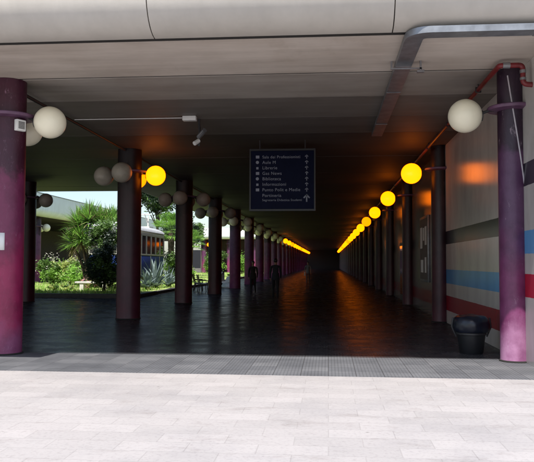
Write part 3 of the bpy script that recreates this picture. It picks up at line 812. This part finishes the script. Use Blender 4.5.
# shrubs along the opposite arcade
sh_ = [(-14.6, 40.8, .7, 'leafy shrub behind the foot of the yucca', M['petal_w']), (-12.7, 37.9, .8, 'shrub filling the gap between the yucca and the dark tree', M['petal']), (-17.9, 43.5, .95, 'leafy shrub with pale flowers at the left end of the flower bed', M['petal_w']), (-16.4, 43.0, .85, 'bushy shrub with cream flowers in the middle of the flower bed', M['petal_w']),
       (-15.3, 45.0, .8, 'rounded shrub with a few pink flowers at the right end of the flower bed', M['petal'])]
for x, y, h, l, fl in sh_:
    shrub('flowering_shrub', l, 'shrub', (x, y, gz), (1.25, .9, h), 3800, .085, [M['leaf_m'], M['leaf_l'], M['leaf_y']], (0, 1, 1, 2), 26, 'flowering shrubs on the lawn', flowers=(fl, 260, .05))
for x, y, l in ((-14.1, 34.4, 'small low plant on the lawn near the kerb, the left of two'), (-13.3, 34.2, 'small low plant on the lawn near the kerb, the right of two')):
    shrub('low_plant', l, 'plant', (x, y, gz), (.38, .3, .16), 420, .06, [M['leaf_m'], M['leaf_y']], (0, 1), 10, 'low plants on the lawn', 4)
shrub('flowering_bush', 'pink flowering bush beside the white stone bench', 'bush', (-12.7, 35.9, gz), (.55, .45, .32), 800, .06, [M['leaf_m'], M['leaf_y']], (0, 1), 14, flowers=(M['petal'], 330, .06))
# agaves
def agave(label, loc, L, n):
    r = thing('agave', label, 'agave', loc, 'blue-grey agaves in front of the tram')
    g = MB(); g.keep = True; blades(g, (0, 0, .05), n, L, .10, (.1, 1.15), .75, (0,), seg=7)
    g.build('rosette', [M['leaf_grey']], r, ang=0)
    t = MB(); t.lathe([(.12, -.1), (.16, .05), (.1, .16), (.03, .2)], 12); t.build('stem', M['bark'], r)
agave('large blue-grey agave in front of the blue tram side', (-9.75, 38.4, gz), 1.75, 34)
agave('smaller blue-grey agave at the right beyond the large one', (-9.5, 40.6, gz), 1.35, 28)
agave('low blue-grey agave nearest the second left column', (-9.7, 36.4, gz), 1.1, 26)
# fan palm behind the tram
def fan_palm(label, loc, h, nf, Lst, fan):
    r = thing('fan_palm', label, 'palm', loc, 'fan palms in the courtyard')
    g = MB(); g.keep = True; sk_ = MB()
    for i in range(nf):
        az = i*2.4; el = 1.35-1.75*(i/nf)+random.uniform(-.1, .1)
        d = Vector((math.cos(az)*math.cos(el), math.sin(az)*math.cos(el), math.sin(el))); c = Vector((0, 0, h)); tip = c+d*Lst-Vector((0, 0, .1))
        sk_.tube([c, (c+tip)/2+Vector((0, 0, .06)), tip], .018, 5, r1=.01)
        side = Vector((-math.sin(az), math.cos(az), 0)); n = side.cross(d).normalized()
        for k in range(15):
            a = (k-7)/7*1.45; b = d*math.cos(a)+side*math.sin(a); L = fan*(1-.15*abs(k-7)/7)*random.uniform(.9, 1.05); w = b.cross(n).normalized()*.035
            mid = tip+b*L*.6; en = tip+b*L-Vector((0, 0, .18*L))
            m = random.choice((0, 0, 1))
            g.poly([tip, mid-w, mid+w], m); g.poly([mid-w, en, mid+w], m)
    g.build('crown', [M['leaf_l'], M['leaf_m']], r, ang=0); sk_.build('frond_stalk', M['leaf_m'], r)
    t = MB(); t.lathe([(.2, -.1), (.19, h*.3), (.21, h*.6), (.24, h*.85), (.15, h+.05)], 14); t.build('trunk', M['bark'], r)
fan_palm('bright green fan palm just beyond the end of the tram', (-11.2, 48.5, gz), 3.7, 46, .95, .85)
fan_palm('low fan palm seen between the third and fourth left columns', (-12.5, 62, gz), 3.2, 36, .9, .8)
# background trees
tree('pine_tree', 'dark green rounded pine rising above the tram', 'tree', (-14.6, 58, gz), (-14.6, 58, 7.3), (2.0, 2.0, 1.5), 7000, .13, [M['leaf_d'], M['leaf_m']], (0, 0, 1), 'trees beyond the tram', .17, 34)
tree('broadleaf_tree', 'dark tree seen between the third and fourth left columns', 'tree', (-15.2, 72, gz), (-15.2, 72, 4.9), (2.3, 2.3, 1.8), 6000, .14, [M['leaf_d'], M['leaf_m']], (0, 0, 1), 'trees beyond the tram', .17, 30)
shrub('evergreen_shrub', 'tall green shrub between the tram and the third left column', 'shrub', (-10.5, 46.6, gz), (.95, .9, 1.4), 4200, .08, [M['leaf_m'], M['leaf_d'], M['leaf_l']], (0, 0, 1, 2), 26)
for x, y, rx, rz_, l, ms in ((-11.2, 53, 1.1, .55, 'rounded yellow-green shrub behind the black bench', ['leaf_y', 'leaf_l']),
                         (-12.6, 60, 1.3, .75, 'yellow-green shrub further back on the lawn', ['leaf_y', 'leaf_l']),
                         (-11.6, 70, 1.4, 1.6, 'bright green bush seen left of the fifth left column', ['leaf_l', 'leaf_m']),
                         (-10.6, 84, 1.3, 1.6, 'green bush at the far end of the lawn', ['leaf_m', 'leaf_l'])):
    shrub('garden_shrub', l, 'shrub', (x, y, gz), (rx, rx*.8, rz_), 2200, .1, [M[k] for k in ms], (0, 1), 20, 'garden shrubs along the lawn')
for x, y, h, l in ((-34, 60, 6.0, 'low tree behind the opposite wing, nearest'), (-38, 100, 7.5, 'tree behind the far corner of the courtyard')):
    tree('broadleaf_tree', l, 'tree', (x, y, 0), (x, y, h-1.8), (2.4, 2.4, 1.6), 2500, .18, [M['leaf_d'], M['leaf_m']], (0, 0, 1), 'trees behind the far wings', .18, 26)

# ------------------------------------------------------------------ old tram
TX0, TX1, TY0, TY1 = -13.0, -10.7, 36.6, 44.2
tm = thing('tram', 'old blue and cream tram standing on the courtyard lawn', 'tram', (-11.85, 40.4, gz)); tm.scale = (1, 1, 1.15)
hx, hy = (TX1-TX0)/2, (TY1-TY0)/2
MB().box(-hx, hx, -hy, hy, .55, 1.62, bev=.05).build('lower_body', M['tram_blue'], tm)
MB().box(-hx-.02, hx+.02, -hy-.02, hy+.02, 1.622, 1.70, bev=.01).build('waist_rail', M['tram_cream'], tm)
g = MB()
nw = 7; pw = 2*hy/nw
for k in range(nw+1):
    for s in (-1, 1): MB().box(s*hx-.05, s*hx+.05, -hy+k*pw-.06 if k else -hy, -hy+k*pw+.06 if k < nw else hy, 1.702, 2.62).build('window_post', M['tram_cream'], tm)
for s in (-1, 1):
    for xx in (-.45, .45): MB().box(xx-.05, xx+.05, s*hy-.05, s*hy+.05, 1.702, 2.62).build('window_post', M['tram_cream'], tm)
g.bm.free()
for k in range(nw):
    for s in (-1, 1):
        MB().box(s*hx-.012, s*hx+.012, -hy+k*pw+.063, -hy+(k+1)*pw-.063, 1.704, 2.61).build('window', M['glass'], tm)
for s in (-1, 1):
    for a, b in ((-hx+.055, -.505), (-.395, .395), (.505, hx-.055)):
        MB().box(a, b, s*hy-.012, s*hy+.012, 1.704, 2.61).build('window', M['glass'], tm)
g = MB(); g.box(-hx-.03, hx+.03, -hy-.03, hy+.03, 2.622, 2.85, bev=.02); g.build('letter_board', M['tram_cream'], tm)
g = MB()
rows = []
for y, sc_ in ((-hy-.25, .55), (-hy, .95), (-hy+.4, 1), (hy-.4, 1), (hy, .95), (hy+.25, .55)):
    rows.append([g.bm.verts.new((math.cos(a)*(hx+.08)*(.75+.25*sc_), y, 2.85+.36*sc_*math.sin(a))) for a in [PI*i/12 for i in range(13)]])
for a, b in zip(rows[:-1], rows[1:]):
    for k in range(12): g.bm.faces.new((a[k], a[k+1], b[k+1], b[k]))
g.bm.faces.new(rows[0]); g.bm.faces.new(rows[-1]); g.build('roof', M['tram_roof'], tm, ang=50)
g = MB(); g.box(-.5, .5, 2.6, 3.6, 3.18, 3.26)
for xx in (-.3, .3): g.tube([(xx, 3.0, 3.2), (xx, 3.1, 3.85)], .05, 8); g.tube([(xx, 3.3, 3.2), (xx*.6, 2.6, 3.95)], .03, 8)
g.tube([(-.55, 2.75, 3.92), (.55, 2.75, 3.92)], .035, 8)
g.build('trolley_mast', M['tram_cream'], tm)
g = MB()
for yy in (-3.2, -1.6, 1.6, 3.2):
    for s in (-1, 1): g.lathe([(.05, -.05), (.38, -.05), (.4, .05), (.05, .05)], 20, (s*.72, yy, .38), axis='X')
g.build('wheel_set', M['darksteel'], tm)
MB().box(-hx+.2, hx-.2, -hy+.3, hy-.3, .32, .549).build('underframe', M['darksteel'], tm)
g = MB()
for k in (2, 4, 6): g.box(hx+.001, hx+.012, -hy+k*pw-.05, -hy+k*pw+.05, .62, 1.60)
g.build('trim_strip', M['tram_cream'], tm)

# ------------------------------------------------------------------ opposite wing and far wing of the courtyard
def wing(label, loc, rz, L, name='arcade_wing'):
    r = thing(name, label, 'building', loc, None, rz)     # local: runs along +Y from 0 to L, open side faces +X
    g = MB(); g.box(-9, -.5, 0, L, ZC, ZC+.2); g.build('ceiling', M['ceil'], r)
    g = MB(); g.box(-9, -.55, 0, L, ZC+.202, ZC+1.45); g.build('roof_slab', M['fascia_white'], r)
    g = MB(); fascia_seg(g, (-.5, 0), (-.5, L), (1, 0), (1, 0)); g.build('fascia', M['fascia_white'], r)
    g = MB(); g.box(-9.3, -9, 0, L, 0, ZC+1.5); g.build('back_wall', M['plain_wall'], r)
    g = MB(); g.box(-.1, .03, 0, L, ZC+1.552, ZC+1.60); g.build('coping', M['greysteel'], r)
    g = MB(); g.box(-9, .5, 0, L, -.2, .10); g.build('floor', M['floor'], r)
    return r
wing('opposite arcade wing with a pale rounded fascia across the lawn', (-20.0, 30.0, 0), 0, 75)
wing('far arcade wing closing the end of the courtyard', (-8.4, 100.0, 0), -PI/2, -1) if False else None
fw = thing('arcade_wing', 'far arcade wing with pale fascia closing the end of the courtyard', 'building', (0, 95, 0))
MB().box(-19.4, -8.9, .5, 9, ZC, ZC+1.5).build('roof_slab', M['ceil'], fw)
g = MB(); fascia_seg(g, (-19.4, .5), (-8.9, .5), nf, nf); g.build('fascia', M['fascia_white'], fw)
MB().box(-19.4, -8.9, 9, 9.3, 0, ZC+1.4).build('back_wall', M['plain_wall'], fw)
MB().box(-19.4, -8.9, .02, 9, -.2, .1).build('floor', M['floor'], fw)
CG = 'purple columns of the opposite wing'
for k in range(7):
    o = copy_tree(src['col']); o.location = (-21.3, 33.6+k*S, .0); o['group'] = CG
    o['label'] = '%s purple column from the near end of the opposite wing' % ORD[k]
    for d, (dx, dy, rz) in {'lawn': (.764, 0, 0), 'far': (0, .764, PI/2)}.items():
        lit = (k >= 4 and d == 'lawn') or (k == 3 and d == 'lawn')
        lamp('lamp_on' if lit else 'opal', -21.3+dx, 33.6+k*S+dy, rz, '%s globe lamp on the %s side of the %s opposite wing column' % ('glowing orange' if lit else 'unlit white', d, ORD[k]), 'globe lamps of the opposite wing')
for k in range(3):
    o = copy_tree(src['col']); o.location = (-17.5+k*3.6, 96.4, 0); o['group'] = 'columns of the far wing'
    o['label'] = '%s purple column from the left under the far wing' % ORD[k]
    lamp('lamp_on', -17.5+k*3.6+.68, 96.4, 0, 'glowing orange globe lamp beside the %s column of the far wing' % ORD[k], 'globe lamps of the far wing')

# ------------------------------------------------------------------ camera
cam = bpy.data.cameras.new('camera'); co = bpy.data.objects.new('camera', cam); COL.objects.link(co)
cam.sensor_width = 36; cam.sensor_fit = 'HORIZONTAL'; cam.lens = 36*689/534; cam.clip_end = 3000; cam.clip_start = .1
Rm = Matrix.Rotation(.0887, 4, 'Z') @ Matrix.Rotation(PI/2+.0455, 4, 'X') @ Matrix.Rotation(.0029, 4, 'Z')
co.matrix_world = Matrix.Translation((0, 0, 1.62)) @ Rm
scene.camera = co

# ------------------------------------------------------------------ light
EL, AZ = 60.4, 5.0       # sun behind the camera, a little to the left
tosun = Vector((-math.sin(math.radians(AZ))*math.cos(math.radians(EL)), -math.cos(math.radians(AZ))*math.cos(math.radians(EL)), math.sin(math.radians(EL))))
sun = bpy.data.lights.new('sun', 'SUN'); sun.energy = 4.5; sun.angle = math.radians(.53); sun.color = (1, .96, .9)
so = bpy.data.objects.new('sun', sun); COL.objects.link(so); so.rotation_euler = tosun.to_track_quat('Z', 'Y').to_euler(); so.location = (0, -10, 40)
w = bpy.data.worlds.new('World'); scene.world = w; w.use_nodes = True
nt = w.node_tree; bg = nt.nodes['Background']
sky = nt.nodes.new('ShaderNodeTexSky'); sky.sky_type = 'NISHITA'; sky.sun_disc = False
sky.sun_elevation = math.radians(EL); sky.sun_rotation = math.atan2(tosun.x, tosun.y); sky.dust_density = 1.5; sky.air_density = 1.0
nt.links.new(sky.outputs[0], bg.inputs[0]); bg.inputs[1].default_value = .14
vs_ = scene.view_settings; vs_.view_transform = 'Standard'; vs_.look = 'None'; vs_.gamma = 1; vs_.use_curve_mapping = False; vs_.exposure = .55
scene.cycles.max_bounces = 8; scene.cycles.diffuse_bounces = 4
